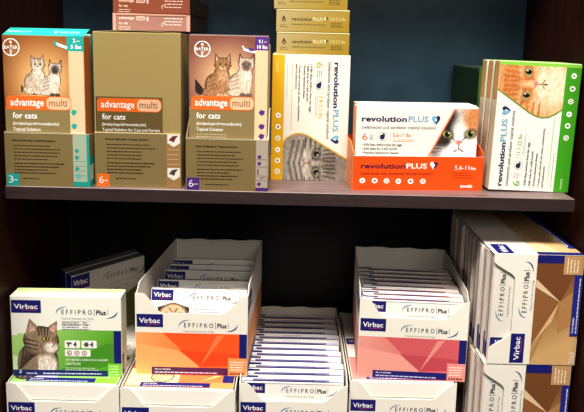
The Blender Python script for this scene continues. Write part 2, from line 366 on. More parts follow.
def cats_carton(label, W, H, D, rect, kind):
    """tall carton with a photograph of two cats and a coloured flap"""
    x0, y0, x1, y1 = rect; b = MB(); side = (196, 120, 60) if kind == 'teal' else (178, 120, 100)
    b.box((-W/2, 0, 0), (W/2, D, H), OLIVE, 0, {'+x': side, '-x': side, '+z': TEAL if kind == 'teal' else (120, 92, 120)})
    cv = Canvas(b, (-W/2, 0, 0), UX, UZ, W, H, rect); w = x1-x0
    ph = y0+70
    P = Paint(x0+.3, y0+.3, x1-.3, ph, 1.6)
    cx, cy = x0+w*.5, y0+44; f = np.hypot((P.X-cx)/46, (P.Y-cy)/44)
    if kind == 'teal': P.grad((f-.1)/.95, (246, 214, 160), (122, 66, 30)); P.grad(.5+0*f, (236, 170, 90), (236, 170, 90), .25)
    else: P.grad((f-.1)/.9, (250, 220, 170), (104, 58, 62)); P.grad(.5+0*f, (238, 170, 100), (238, 170, 100), .22)
    cv.paint(P, 1)
    if kind == 'teal':
        P = Paint(x0+18, y0+10, x0+68, y0+61, 2.4)
        small_cat(P, x0+35, y0+57, 10.2, 3, (206, 188, 168), (140, 122, 108), (226, 214, 200), (120, 140, 120), tail=(60, 50, 46))
        small_cat(P, x0+50, y0+59, 9.6, -3, (214, 200, 184), (66, 52, 46), (232, 224, 212), (120, 160, 200), (84, 66, 58))
        cv.paint(P, 3)
        bayer(cv, x0+9.2, y0+12, 8.8)
        cv.rect(x1-17.5, y0, x1-.4, y0+14.5, TEAL, 2); cv.text('2 –', x1-11, y0+6, 7, 3.6, WHITE, 3, .03); cv.text('5 lbs', x1-13.5, y0+12, 11, 3.6, WHITE, 3, .03)
        cv.rect(x1-16, y0+14.5, x1-.4, y1, (214, 196, 160), 2)
        cv.line(x1-29, y0+7.5, x1-17, y0+11.5, 3, (205, 232, 222), 3); cv.line(x1-30, y0+5, x1-28.5, y0+10, 2.2, TEAL, 4)
        icon = TEAL; lx = x1-13.5
    else:
        P = Paint(x0+6, y0+12, x0+68, y0+64, 2.4)
        small_cat(P, x0+30, y0+60, 11.3, 0, (172, 124, 86), (100, 70, 52), (206, 168, 130), (150, 130, 60), tail=(52, 42, 40))
        small_cat(P, x0+52, y0+59, 11.2, -2, (222, 200, 178), (60, 46, 44), (240, 228, 212), (110, 140, 190), (120, 96, 86))
        cv.paint(P, 3)
        bayer(cv, x0+13, y0+13.5, 8)
        cv.rect(x1-13, y0+.5, x1, y0+13.5, PURP, 2); cv.text('9.1 –', x1-9.5, y0+6.5, 7.5, 3.3, WHITE, 3, .03); cv.text('18 lbs', x1-11, y0+11.8, 10, 3.3, WHITE, 3, .03)
        cv.rect(x1-12.5, y0+13.5, x1-.3, y1, (226, 200, 162), 2)
        cv.line(x1-24, y0+13, x1-12.5, y0+15.5, 2.6, (232, 222, 236), 3); cv.line(x1-25, y0+9.5, x1-23, y0+13.5, 1.6, WHITE, 4); cv.line(x1-19, y0+12.5, x1-14, y0+13.3, 2.6, PURP, 4)
        icon = PURP; lx = x1-7
    cv.rect(x0+.3, ph, x1-.3, y1, OLIVE, 1)
    cv.rect(x1-16 if kind == 'teal' else x1-12.5, ph, x1-.4, y1, (182, 186, 160), 2)
    for y in (75, 89, 99): drop_icon(cv, lx+1.5, y0+y, 3.2, icon, 3)
    s = w/85
    multi_logo(cv, x0+2, x0+w*.83, y0+59.5, y0+73.5, x0+w*.52, 3)
    cv.text('for cats', x0+8*s, y0+82, 26*s, 5.6, WHITE, 3, .02)
    cv.text('(imidacloprid+moxidectin)', x0+8*s, y0+88.6, 49*s, 3., WHITE, 3, .014)
    cv.text('Topical Solution', x0+8*s, y0+94.4, 29*s, 3., WHITE, 3, .014)
    cv.micro(x0+8*s, y0+98.5, 2, w*.6, 2.6, .8, (190, 180, 150))
    o = carton(b)
    tag(o, label, 'box')
    fb = MB(); col = (44, 176, 166) if kind == 'teal' else (146, 116, 134)
    e = .0105 if kind == 'teal' else .0012
    fb.slab([(0, 0), (W, 0), (W, 1), (0, 1)], (-W/2, .0006, H+.0002), UX, Vector((0, D*.9, e)), .0005, col)
    if kind == 'teal':
        c2 = Canvas(fb, (-W/2, .0006, H+.0002), UX, Vector((0, D*.9, e)).normalized(), W, math.hypot(D*.9, e), (0, 0, 84, 9))
        c2.text('Small cats', 1, 5.6, 12, 2.8, (200, 236, 230), 2, .02); c2.micro(14, 5.4, 1, 13, 2, 1.2, (150, 216, 208)); c2.disc(52, 4.8, 1.4, (200, 236, 230), 2); c2.text('Topical solution', 55, 5.8, 22, 2.6, (200, 236, 230), 2)
    fb.build('top_flap', o, (CARD,))
    return o
RA = (0, 37, 84, 187)
o = cats_carton('tall carton picturing two pale kittens, turquoise flap, in the leftmost gold tray', .1165, .2185, .028, RA, 'teal'); place(o, (-.3575, .0035, .0014))
b = MB(); b.box((-.056, 0, 0), (.056, .028, .222), (190, 200, 180), 0, {'+x': (70, 170, 160), '+z': TEAL}); cv = Canvas(b, (.056, 0, 0), (0, 1, 0), UZ, .028, .222, (0, 0, 20, 150))
cv.rect(3, 0, 17, 20, TEAL, 1); cv.rect(3, 40, 17, 150, (212, 150, 84), 1)
o = carton(b); tag(o, 'carton with turquoise edge standing right behind the two pale kittens carton', 'box'); place(o, (-.3563, .0345, .0014))
foil_tray('leftmost gold card tray with turquoise tag reading 3', -.4175, -.2945, .0015, .07, .0795, .075, TEAL, '3', strip_teal, (4, 130, 93, 187), 12)
o = cats_carton('carton picturing a brown tabby and a pale longhair cat, purple corner tag', (.1135), .2245, .024, (192, 36, 269, 190), 'purple'); place(o, (-.0925, .0045, .0014))
b = MB(); b.box((-.055, 0, 0), (.055, .04, .213), (206, 188, 150)); o = carton(b); tag(o, 'plain pale carton hidden behind the purple-tagged cats carton', 'box'); place(o, (-.0905, .0295, .0014))
foil_tray('gold card tray with purple tag reading 6, right of the plain gold box', -.1535, -.0335, .0015, .075, .077, .115, PURP, '6', strip_purple, (184, 135, 269, 190), 194)

# tall plain gold display box
g = empty('display_box', (-.2255, .009, 0)); tag(g, 'tall plain gold display box with orange 6 tag, second from left', 'display box')
W = .127; H = .2275
b = MB(); b.box((-W/2, .0016, 0), (W/2, .235, H), GOLD)
cv = Canvas(b, (-W/2, .0016, 0), UX, UZ, W, H, (93, 32, 182, 187))
cv.rect(95.5, 95.5, 163, 131, (112, 94, 56), 1); cv.line(163.5, 95, 163.5, 131, .6, (168, 146, 98), 2); cv.line(95.2, 95, 95.2, 131, .6, (60, 48, 28), 2)
multi_logo(cv, 96, 162, 97, 110.5, 137, 2)
cv.text('for cats', 101, 118.3, 24, 5.4, WHITE, 3, .02); cv.text('(imidacloprid+moxidectin)', 101, 124.6, 45, 2.9, WHITE, 3, .014); cv.text('Topical Solution for Cats and Ferrets', 101, 130, 59, 2.9, WHITE, 3, .014)
b.build('body', g, (FOIL,))
b = MB(); hf = .0815; b.slab([(0, 0), (W, 0), (W, hf), (0, hf)], (-W/2, 0, 0), UX, UZ, .0015, OLIVE, (226, 214, 180))
cv = Canvas(b, (-W/2, 0, 0), UX, UZ, W, hf, (93, 131, 182, 187)); tray_text(cv, 104, 138.5, 53)
cv.rect(95, 173.5, 108, 186.8, ORG, 2); cv.text('6', 97, 183.5, 5, 7.5, WHITE, 3); cv.micro(102.6, 181, 1, 4, 2, 1, WHITE, 3)
cv.rect(167, 131, 181.5, 186, (168, 130, 84), 1)
for y in (131.5, 166): cv.poly([(168, y), (181, y), (181, y+9), (174.5, y+13), (168, y+9)], (238, 234, 226), 2); cv.poly([(169.5, y+6), (173, y+2), (179, y+1), (176, y+5), (175, y+8)], (120, 60, 56) if y < 150 else (90, 80, 76), 3)
for i in range(4): cv.rect(168, 147+i*5, 180.5, 147.7+i*5, (214, 186, 150), 2)
cv.line(93, 131.3, 182, 131.3, .6, (226, 214, 180), 2); b.build('front_panel', g, (FOIL,))
b = MB(); n = 14
for i in range(n):
    x0, x1 = -W/2+W*i/n, -W/2+W*(i+1)/n; z = lambda x: H+.0006+.0022*math.cos(x/W*math.pi)*1.
    b.face([(x0, .003, z(x0)), (x1, .003, z(x1)), (x1, .04, H+.0006), (x0, .04, H+.0006)], (150, 128, 82)); b.face([(x0, .003, z(x0)-.0006), (x1, .003, z(x1)-.0006), (x1, .003, z(x1)), (x0, .003, z(x0))], (190, 168, 118))
    b.face([(x0, .0032, H), (x1, .0032, H), (x1, .0032, z(x1)-.0006), (x0, .0032, z(x0)-.0006)], (20, 14, 10))
b.build('top_flap', g, (FOIL,))

# coppery flat cartons on the gold box
def copper_carton(label, loc, rot, bright):
    W, D, H = .116, .17, .0255; base = (134, 72, 50) if not bright else (158, 118, 108)  # the bright base paints pinkish glare into the carton colour
    b = MB(); b.box((-W/2, 0, 0), (W/2, D, H), base, 0, {'+x': (44, 34, 30), '+z': (190, 140, 120)})
    cv = Canvas(b, (-W/2, 0, 0), UX, UZ, W, H, (112, 0, 188, 17)); wt = (226, 196, 178) if not bright else (236, 214, 206)
    cv.text('advantage', 118, 6, 15, 2.8, wt, 2, .02); cv.rrect(135, 2.6, 144, 7, 1.6, (214, 184, 168), 2); cv.text('multi', 136, 6, 7, 2.6, base, 3, .02); cv.rect(145.5, 3, 147, 7.5, wt, 2)
    cv.text('for cats', 118, 11, 9, 2.4, wt, 2, .02); cv.micro(118, 14, 2, 17, 2.2, .7, wt)
    cv.micro(163, 5, 3, 22, 3, .9, wt); cv.ring(162, 10.5, 2.2, .7, wt, 2, 0, 250)
    if bright: cv.rect(112, 0, 115, 17, (210, 160, 146), 2); cv.rect(184.5, 0, 188, 17, (206, 158, 146), 2); cv.rect(112.2, 0, 187.8, 2, (196, 146, 132), 1)
    o = carton(b); tag(o, label, 'box', 'flat coppery cartons on the gold box'); place(o, loc, rot)
    fb = MB(); fb.box((-W/2+.004, -.0006, H-.003), (W/2-.004, .0, H-.0004), (196, 150, 132) if bright else (120, 66, 46)); fb.build('tuck_flap', o)
copper_carton('copper carton with painted pinkish glare lying directly on the plain gold box', (-.214, .05, .2306), (0, 0, 0), True)
copper_carton('reddish copper carton on top of the glare-tinted one above the gold box', (-.2135, .049, .2563), (0, 0, -.6), False)

# ------------------------------------------------------------------ revolution cartons
SL = (84, 88, 102)
def heart(cv, x, y, s, rot=0, l=3, cols=((34, 50, 96), (120, 176, 208))):
    """two-tone heart, its point downwards along the reading direction"""
    def tr(px, py):
        a, b_ = math.cos(R(rot)), math.sin(R(rot)); return (x+(px*a-py*b_)*s, y-(px*b_+py*a)*s)
    for q, col in ((1, cols[0]), (-1, cols[1])):
        p = [(0, .35)]+[(q*(.36+.36*math.cos(t)), .3+.4*math.sin(t)) for t in [math.pi*(1-i/8) for i in range(1, 9)]]+[(q*.66, 0), (q*.34, -.45), (0, -.85)]
        cv.poly([tr(*k) for k in p], col, l)
    cv.poly([tr(*k) for k in ((-.1, .25), (.14, .2), (.16, -.1), (.02, -.3), (-.12, -.05))], WHITE if cols[0][0] < 200 else (240, 120, 60), l+1)
def paw_icon(cv, x, y, r, l=2):
    cv.ring(x, y, r, r*.1, (170, 174, 184), l); cv.disc(x-r*.1, y+r*.1, r*.55, (34, 42, 84), l+1); cv.poly([(x-r*.2, y-r*.2), (x+r*.2, y-r*.85), (x+r*.55, y-r*.2)], (34, 42, 84), l+1)
def dots(cv, pts, r, ring, l=2):
    for i, (x, y) in enumerate(pts):
        cv.disc(x, y, r, (248, 246, 240), l); q = r*.45
        if i % 3 == 0: cv.poly([(x-q, y+q*.6), (x, y-q), (x+q, y+q*.6)], ring, l+1)
        elif i % 3 == 1: cv.disc(x, y, q, ring, l+1)
        else: cv.ring(x, y, q*1.3, q*.5, ring, l+1)
BUL = ('• Kills fleas before they lay eggs', '• Kills ticks for a full month', '• Prevents heartworm disease', '• Treats and controls ear mites, roundworms,', '   and hookworms')

# yellow upright box
W, H, D = .1215, .2, .15
b = MB(); b.box((-W/2, 0, 0), (W/2, D, H), (228, 224, 212), 0, {'+x': (214, 212, 202), '-x': (214, 166, 30), '+z': (222, 200, 120)})
cv = Canvas(b, (-W/2, 0, 0), UX, UZ, W, H, (272, 55, 351, 181)); YE = (220, 170, 26)
cv.rect(272.3, 55.4, 284.5, 180.7, YE, 1); cv.text('zoetis', 276.2, 62, 11, 2.6, (246, 220, 130), 2, .02, rot=-90)
dots(cv, [(279, 115.3), (279, 126.8), (279, 138.3), (279, 150), (279, 161), (279, 172)], 2.7, (150, 110, 10))
NV = (44, 48, 92)
cv.text('revolution', 335, 62, 45, 4.9, NV, 2, .03, rot=-90); cv.text('PLUS', 335, 108.5, 22.5, 5.6, (120, 166, 200), 2, .02, rot=-90); heart(cv, 337.6, 138.4, 5.8, -90)
cv.text('(selamectin and sarolaner topical solution)', 328.6, 62, 76, 3.2, SL, 2, 0, rot=-90)
cv.text('6', 316.5, 62, 6, 6.5, YE, 2, 0, rot=-90); cv.micro(321.5, 70, 3, 7, 2, .8, (140, 140, 146), rot=-90, ragged=.1); paw_icon(cv, 320, 84.5, 4.6)
cv.line(325, 92, 316, 92, .4, (190, 190, 190), 2)
cv.text('2.8-5.5 lbs', 320.2, 95, 23, 4, YE, 2, 0, rot=-90); cv.micro(318, 95, 2, 22, 1.6, .7, (170, 168, 160), rot=-90)
for i, (x, w) in enumerate(((310.6, 52), (307.2, 40), (303.8, 37), (298.8, 62), (295.6, 27))): cv.text(BUL[i], x, 64, w*.92, 2.1, (60, 60, 70), 2, .01, rot=-90)
cv.micro(292, 64, 1, 66, 2, .6, (206, 176, 90), rot=-90, ragged=0); cv.micro(287, 64, 1, 36, 2, .6, (150, 150, 150), rot=-90)
P = Paint(284.5, 133, 350.5, 180.6, 2.4, bg=(150, 140, 130))
cat_face(P, 317, 163, 22, -90, (146, 136, 124), (52, 46, 42), (186, 178, 166), (142, 140, 112), (140, 108, 102), stripes=.6, eye=1.12, pupil=.8)
P.local(318, 163, 22, -90)
for i, y in enumerate((-.75, -1.0, -1.25)):
    for q in (-1, 1): P.seg(0, y, q*1., y+.22, .05, .08, (74, 66, 60), al=.55, soft=.6)
P.fur(.14)
bx, by = [284.5, 288, 294, 300, 306, 312, 350.6], [143, 138.5, 135, 133.6, 134.2, 137, 159]
P.clip(P.Y-np.interp(P.X, bx, by)); cv.paint(P, 2)
for i in range(6): cv.line(bx[i], by[i]-.6, bx[i+1], by[i+1]-.6, 1.3, YE, 3)
o = carton(b); tag(o, 'white and yellow upright box with a grey tabby face printed sideways', 'box'); place(o, (.0285, .0735, 0), (0, 0, .8))

# golden cartons stacked flat on the yellow box
def golden_carton(label, loc, rz, src=None):
    if src: o = copy_tree(src)
    else:
        W, D, H = .1135, .13, .0345
        b = MB(); b.box((-W/2, 0, 0), (W/2, D, H), (158, 136, 56), 0, {'+z': (196, 184, 130), '+x': (90, 76, 34)})
        cv = Canvas(b, (-W/2, 0, 0), UX, UZ, W, H, (276, 30, 350, 53))
        P = Paint(276.3, 30.3, 349.7, 52.8, .8); P.grad((P.X-276)/74+(P.Y-41)/60, (172, 156, 112), (158, 130, 40)); cv.paint(P, 1)
        cv.poly([(281.5, 41), (283.5, 36), (286, 41)], (60, 56, 30), 2); cv.disc(283.6, 41, 1.8, (60, 56, 30), 2); cv.disc(283.6, 41, 1.1, (160, 142, 80), 3)
        cv.micro(280, 46.5, 2, 9, 1.8, .6, (90, 82, 40))
        cv.text('revolution', 292, 41.5, 20.5, 3.2, (60, 56, 44), 2, .012); cv.text('PLUS', 313, 41.5, 10, 3.4, (226, 212, 160), 2, .01); heart(cv, 326, 39.5, 2.7, 0, 2, ((44, 44, 48), (226, 214, 170)))
        cv.text('(selamectin and sarolaner topical solution)', 292, 46, 34, 1.6, (80, 72, 36), 2)
        cv.text('2.8-5.5 lbs', 330, 41, 16, 3.2, (214, 196, 130), 2, .01); cv.micro(331, 44, 3, 15, 1.8, .6, (86, 76, 30))
        cv.rect(276.2, 30.2, 349.8, 31.6, (206, 194, 140), 2)
        o = carton(b); fb = MB(); fb.box((-W/2+.003, -.0005, H-.0022), (W/2-.003, 0, H-.0005), (214, 204, 156)); fb.build('tuck_flap', o)
    tag(o, label, 'box', 'golden cartons stacked on the yellow box'); place(o, loc, (0, 0, rz)); return o
g1 = golden_carton('golden carton lying directly on the white and yellow box, lowest of three', (.0298, .077, .2002), -2.2)
golden_carton('golden carton in the middle of the stack of three', (.0288, .077, .2349), -2.4, g1)
golden_carton('topmost golden carton of the three, cut off by the top of the photo', (.0250, .077, .2696), -1.6, g1)

# orange tray with calico cartons
OR = (238, 84, 20)
tr = empty('display_tray', (.193, .0285, 0), (0, 0, 4.)); tag(tr, 'bright orange display tray with white lettering and round white icons', 'display box')
W, H, D = .2005, .0525, .075
b = MB(); b.slab([(0, 0), (W, 0), (W, H), (0, H)], (-W/2, 0, 0), UX, UZ, .0012, OR, (230, 224, 214))
cv = Canvas(b, (-W/2, 0, 0), UX, UZ, W, H, (350, 154, 483, 191))
cv.text('revolution', 358, 167, 45, 5, (92, 34, 60), 2, .03); cv.text('PLUS', 404, 167, 21, 5.4, WHITE, 2, .02); heart(cv, 432, 163.5, 5.6, 0, 2, ((70, 40, 84), (246, 226, 222)))
cv.text('(selamectin and sarolaner topical solution)', 358, 174, 74, 3, (150, 40, 20), 2, .01)
dots(cv, [(360, 180.5), (372.5, 180.5), (384.5, 180.7), (396.5, 181), (409, 181), (421.5, 181)], 2.9, (190, 80, 30))
cv.text('5.6-11', 453.5, 168, 15, 4.6, WHITE, 2, .01); cv.text('lbs', 470, 168, 5.5, 3.2, WHITE, 2, .02); cv.micro(453, 172, 3, 22, 2.6, .7, (170, 50, 14)); cv.text('zoetis', 460, 187.5, 13, 3.4, WHITE, 2, .03)
cv.micro(357, 187.5, 1, 34, 2, .6, (180, 50, 14)); b.build('front_panel', tr)
for s in (-1, 1):
    q = MB(); xx = -W/2 if s < 0 else W/2-.0012
    q.slab([(.0013, 0), (D, 0), (D, .072), (.03, .072), (.0013, H+.0055)], (xx+.0012, 0, 0), (0, 1, 0), UZ, .0012, OR, (236, 150, 100) if s < 0 else (240, 110, 50)); q.build('side_panel', tr)
q = MB(); q.box((-W/2+.0013, .0013, 0), (W/2-.0013, D, .0012), (230, 220, 205)); q.build('base_panel', tr)
q = MB(); q.slab([(0, 0), (W-.0026, 0), (W-.0026, .072), (0, .072)], (-W/2+.0013, D+.0013, 0), UX, UZ, .0012, OR); q.build('back_panel', tr)
W, H, D = .187, .1262, .02
b = MB(); b.box((-W/2, 0, 0), (W/2, D, H), (238, 232, 222), 0, {'+x': (226, 120, 60), '-x': (236, 150, 90), '+z': (236, 226, 216)})
cv = Canvas(b, (-W/2, 0, 0), UX, UZ, W, H, (351, 103, 477, 189))
cv.text('revolution', 357, 118.6, 46, 5.4, NV, 2, .03); cv.text('PLUS', 404.5, 118.6, 20.5, 5.8, (120, 166, 200), 2, .02); heart(cv, 432.8, 116.2, 6, 0)
cv.text('(selamectin and sarolaner topical solution)', 357.5, 126, 76, 3.2, SL, 2, .004)
cv.text('6', 358, 137.8, 5.4, 6.8, (232, 110, 50), 2); cv.micro(365.5, 133, 3, 5, 2.1, .8, (150, 140, 136), ragged=.1); paw_icon(cv, 379, 134, 4.6); cv.line(387, 129, 387, 138.5, .4, (200, 170, 150), 2)
cv.text('5.6-11 lbs', 389.5, 134.4, 18, 4, (226, 96, 44), 2, .01); cv.micro(389.5, 137.5, 2, 27, 1.7, .6, (214, 150, 120))
for i, (y, w) in enumerate(((143.6, 41), (147.8, 36), (152, 38), (156.2, 44))): cv.text(BUL[i], 358, y, w, 2.3, (70, 64, 66), 2, .012)
P = Paint(424, 104.5, 476.6, 168, 2.2, bg=(238, 228, 218))
def calico(P):
    P.ell(-.62, .45, .62, .85, (52, 44, 40), rot=14, soft=.2); P.ell(.75, .6, .6, .6, (206, 140, 88), soft=.3); P.ell(-.9, -.3, .25, .5, (70, 58, 52), soft=.4, al=.7); P.ell(0, -.1, .3, .75, (248, 242, 236), soft=.35)
cat_face(P, 457.5, 133.5, 28, 2, (240, 232, 224), (66, 52, 46), (250, 246, 242), (168, 172, 92), (226, 140, 134), stripes=0, patch=calico, eye=.95, pupil=.75)
P.clip(P.X-(452.5-(P.Y-105.5)*.5)); cv.paint(P, 2); cv.line(452, 105, 420.5, 168, 1.2, (226, 110, 60), 3); cv.line(450.6, 105, 419, 168, .5, (200, 180, 160), 3)
car = carton(b); tag(car, 'white carton with a calico cat face, frontmost in the orange tray', 'box', 'calico cartons in the orange tray')
base = Vector((.193, .0285, 0)); RZ = Matrix.Rotation(R(4.), 3, 'Z')
for i, (dx, dy, dz, lab) in enumerate(((-.0045, .0025, .0014, None), (.001, .0245, .0016, 'white carton standing second behind the calico face front in the orange tray'), (.0025, .0465, .0014, 'rearmost white carton in the orange tray behind two others'))):
    o = car if i == 0 else copy_tree(car)
    place(o, base+RZ @ Vector((dx, dy, dz)), (0, 0, 4.))
    if lab: o['label'] = lab

# green leaning box with ginger cat
GR = (70, 160, 34)
W, H, D = .1235, .196, .02
def green_carton(front):
    b = MB(); b.box((-W/2, 0, 0), (W/2, D, H), (232, 230, 222), 0, {'+z': (150, 206, 84), '+x': (60, 130, 30), '-x': (206, 192, 160)})
    cv = Canvas(b, (-W/2, 0, 0), UX, UZ, W, H, (0, 58, 85, 191))
    c2 = Canvas(b, (-W/2, D, 0), (0, -1, 0), UZ, D, H, (0, 0, 20, 133))
    c2.rect(2, 1, 18, 40, (196, 150, 100), 1); c2.rect(2, 40, 18, 132, (214, 206, 184), 1); c2.rect(0.3, .5, 2.5, 132, (120, 140, 80), 1)
    if front:
        cv.rect(69, 58.5, 84.8, 190.7, GR, 1); cv.rect(0.3, 58.3, 84.7, 61.8, (140, 202, 74), 2)
        dots(cv, [(77.5, 70), (77.3, 83), (77, 96), (76.8, 109), (76.6, 121), (76.4, 133.5)], 2.9, (60, 130, 40)); cv.text('zoetis', 77.5, 188, 12, 2.6, (190, 226, 160), 2, .02, rot=90)
        cv.text('revolution', 13.6, 186.5, 45.5, 5., NV, 2, .03, rot=90); cv.text('PLUS', 13.4, 140, 23.5, 5.8, (120, 166, 200), 2, .02, rot=90); heart(cv, 11., 108, 6., 90)
        cv.text('(selamectin and sarolaner topical solution)', 20.4, 186, 78, 3.2, SL, 2, 0, rot=90)
        cv.text('6', 32.5, 186, 5.6, 7, (90, 170, 50), 2, 0, rot=90); cv.micro(26.5, 178, 3, 6, 2, .8, (150, 150, 150), rot=90, ragged=.1); paw_icon(cv, 29.5, 164, 4.6); cv.line(25, 156, 33, 156, .4, (200, 200, 200), 2)
        cv.text('11.1-22 lbs', 30.2, 153.5, 22, 4, (100, 176, 60), 2, 0, rot=90); cv.micro(33, 153.5, 2, 26, 1.6, .6, (170, 176, 160), rot=90)
        for i, (x, w) in enumerate(((39, 50), (44, 40), (48.6, 38), (53.6, 66), (57.6, 24))): cv.text(BUL[i], x, 187, w*.95, 2.3, (60, 60, 70), 2, .01, rot=90)
        cv.micro(62.5, 187, 1, 76, 2, .7, (160, 196, 120), rot=90, ragged=0); cv.micro(66, 187, 1, 46, 2, .6, (150, 150, 150), rot=90)
        P = Paint(.4, 61.8, 69, 116, 2.3, bg=(222, 160, 100))
        cat_face(P, 33, 80, 27.5, 90, (216, 146, 86), (176, 98, 46), (244, 220, 188), (168, 156, 104), (220, 134, 122), stripes=.65, eye=1.05, pupil=.55)
        P.local(33, 80, 27.5, 90); P.ell(0, -1.05, .85, .42, (244, 226, 200), soft=.4, al=.75); P.seg(0, -.52, 0, -.62, .03, .03, (120, 80, 60))
        P.fur(.12)
        gx, gy = [0, 35, 42, 48, 55, 62, 69], [86, 108.5, 111.6, 113, 112.5, 109, 104]
        P.clip(np.interp(P.X, gx, gy)-P.Y); cv.paint(P, 2)
        for i in range(6): cv.line(gx[i], gy[i]+.6, gx[i+1], gy[i+1]+.6, 1.3, (120, 150, 50), 3)
    o = carton(b)
    fb = MB(); fb.box((-W/2+.002, .001, H), (W/2-.002, D-.001, H+.0006), (150, 208, 86)); fb.build('top_flap', o)
    return o
gc = green_carton(True); tag(gc, 'white and green carton with a ginger cat face printed sideways, leaning right', 'box'); place(gc, (.363, .0335, .0016), (0, 1.5, 1.5))
gb = green_carton(False); tag(gb, 'carton directly behind the ginger cat carton, only its brown edge showing', 'box'); place(gb, (.3625, .0565, .0014), (0, 1.2, 1.5))
gb2 = copy_tree(gb); gb2['label'] = 'carton third from the front in the green upright row, edge showing'; place(gb2, (.3615, .079, .0013), (0, .9, 1.))
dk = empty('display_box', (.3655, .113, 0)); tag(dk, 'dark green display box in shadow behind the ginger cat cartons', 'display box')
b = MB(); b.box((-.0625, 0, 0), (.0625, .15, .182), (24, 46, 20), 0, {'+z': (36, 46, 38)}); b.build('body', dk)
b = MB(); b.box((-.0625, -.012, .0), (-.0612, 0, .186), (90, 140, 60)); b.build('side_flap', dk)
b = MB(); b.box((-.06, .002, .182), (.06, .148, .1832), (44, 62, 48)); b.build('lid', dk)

# ================================================================== lower compartment: the spot-on trays
TH = {'orange': dict(a=(246, 168, 104), b=(240, 96, 40), c=(234, 80, 34), d=(246, 130, 76), tag=(246, 160, 96), edge=(90, 40, 90)),
      'green': dict(a=(170, 214, 120), b=(96, 168, 52), c=(70, 140, 44), d=(150, 200, 96), tag=(140, 206, 70), edge=(40, 70, 120)),
      'pink': dict(a=(232, 160, 146), b=(212, 100, 106), c=(200, 82, 94), d=(230, 152, 144), tag=(240, 156, 150), edge=(40, 40, 120)),
      'purple': dict(a=(186, 176, 222), b=(130, 116, 176), c=(110, 96, 160), d=(190, 180, 220), tag=(190, 184, 216), edge=(40, 40, 120)),
      'tan': dict(a=(206, 166, 112), b=(140, 92, 52), c=(112, 70, 38), d=(220, 184, 134), tag=(190, 150, 104), edge=(40, 44, 130))}
def virbac(cv, x0, y0, x1, y1, l=2):
    cv.rect(x0, y0, x1, y1, NAVY, l); w, h = x1-x0, y1-y0
    cv.text('Virbac', x0+w*.09, y0+h*.68, w*.8, h*.38, WHITE, l+1, .015); cv.line(x0+w*.35, y0+h*.8, x0+w*.85, y0+h*.78, h*.04, (190, 60, 90), l+1)
def effipro(cv, x0, x1, base, h, l=2, blue=True):
    """wordmark with a bar, a slanted plus word and a swoosh around it"""
    w = x1-x0
    cv.text('E F F I P R O', x0+w*.09, base, w*.5, h*.92, (62, 66, 84), l, .006)
    cv.line(x0+w*.625, base+h*.25, x0+w*.625, base-h*1.2, h*.12, (120, 124, 140), l)
    cv.text('Plus', x0+w*.655, base, w*.16, h*.9, (60, 62, 80), l, .03)
    cv.line(x0+w*.845, base+h*.1, x0+w*.845, base-h*1.1, h*.1, (120, 124, 140), l)
    B1 = (66, 130, 178)
    cv.ring(x0+w*.16, base-h*.3, w*.16, h*.22, B1, l, 80, 195, ry=h*1.25, taper=True); cv.ring(x0+w*.84, base-h*.55, w*.16, h*.26, (46, 74, 128), l, -100, 15, ry=h*1.3, taper=True)
def facets(cv, x0, y0, x1, y1, th, l=1):
    P = Paint(x0, y0, x1, y1, .34); P.grad((P.X-x0)/(x1-x0)*1.1-.05, th['a'], th['b']); cv.paint(P, l)
    w, h = x1-x0, y1-y0; q = lambda *p: [(x0+a*w, y0+b_*h) for a, b_ in p]
    up = lambda c, d: tuple(max(0, min(255, v+d)) for v in c)
    cv.poly(q((.26, 0), (1, 0), (1, .5), (.62, .8)), th['b'], l+1)
    cv.poly(q((0, .26), (.42, .42), (.62, .8), (.4, 1), (0, 1)), up(th['a'], 8), l+1)
    cv.poly(q((.42, .4), (1, .48), (1, .8), (.62, .8)), th['c'], l+1)
    cv.poly(q((.62, .8), (1, .75), (1, 1), (.4, 1)), up(th['b'], 16), l+2)
    cv.poly(q((.62, .8), (.78, .05), (.86, .02)), th['d'], l+2)
def tray_front_art(cv, th):
    """0..111 x 0..81, ear tops at 0"""
    virbac(cv, 1.5, 20.3, 27.5, 33); effipro(cv, 43, 101, 32.6, 4.7)
    cv.text('Topical Solution for Dogs', 47, 37.2, 31, 1.7, (150, 150, 156), 2)
    facets(cv, .4, 38.5, 103, 80.6, th); cv.rect(103, 38.5, 110.6, 64, NAVY, 2)
    cv.rect(16, 72.8, 92, 80, th['edge'], 5); cv.text('Ask your veterinarian', 19, 75.6, 16, 1.6, WHITE, 6, .02); cv.micro(19, 78.6, 1, 64, 2, 1.1, (214, 214, 236), 6, ragged=.05)
    cv.rect(92, 62.5, 110.6, 80.6, th['tag'], 5); cv.micro(94, 67, 4, 15, 2.6, 1., (252, 238, 226), 6, ragged=.2); cv.micro(94, 79, 1, 14, 2, 1.6, (110, 60, 50), 6, ragged=0)
def smooth(t): return t*t*(3-2*t)
def scoop_poly(W, H, e0, e1, s0, s1, dep):
    p = [(0, 0), (W, 0), (W, H)]
    for a, b_, f in ((1-e1, 1-s1, 1), (s0, e0, 0)):
        for i in range(9):
            t = i/8; k = smooth(t) if f else 1-smooth(t); p.append((W*(a+(b_-a)*t), H-dep*k))
    p.append((0, H)); return p
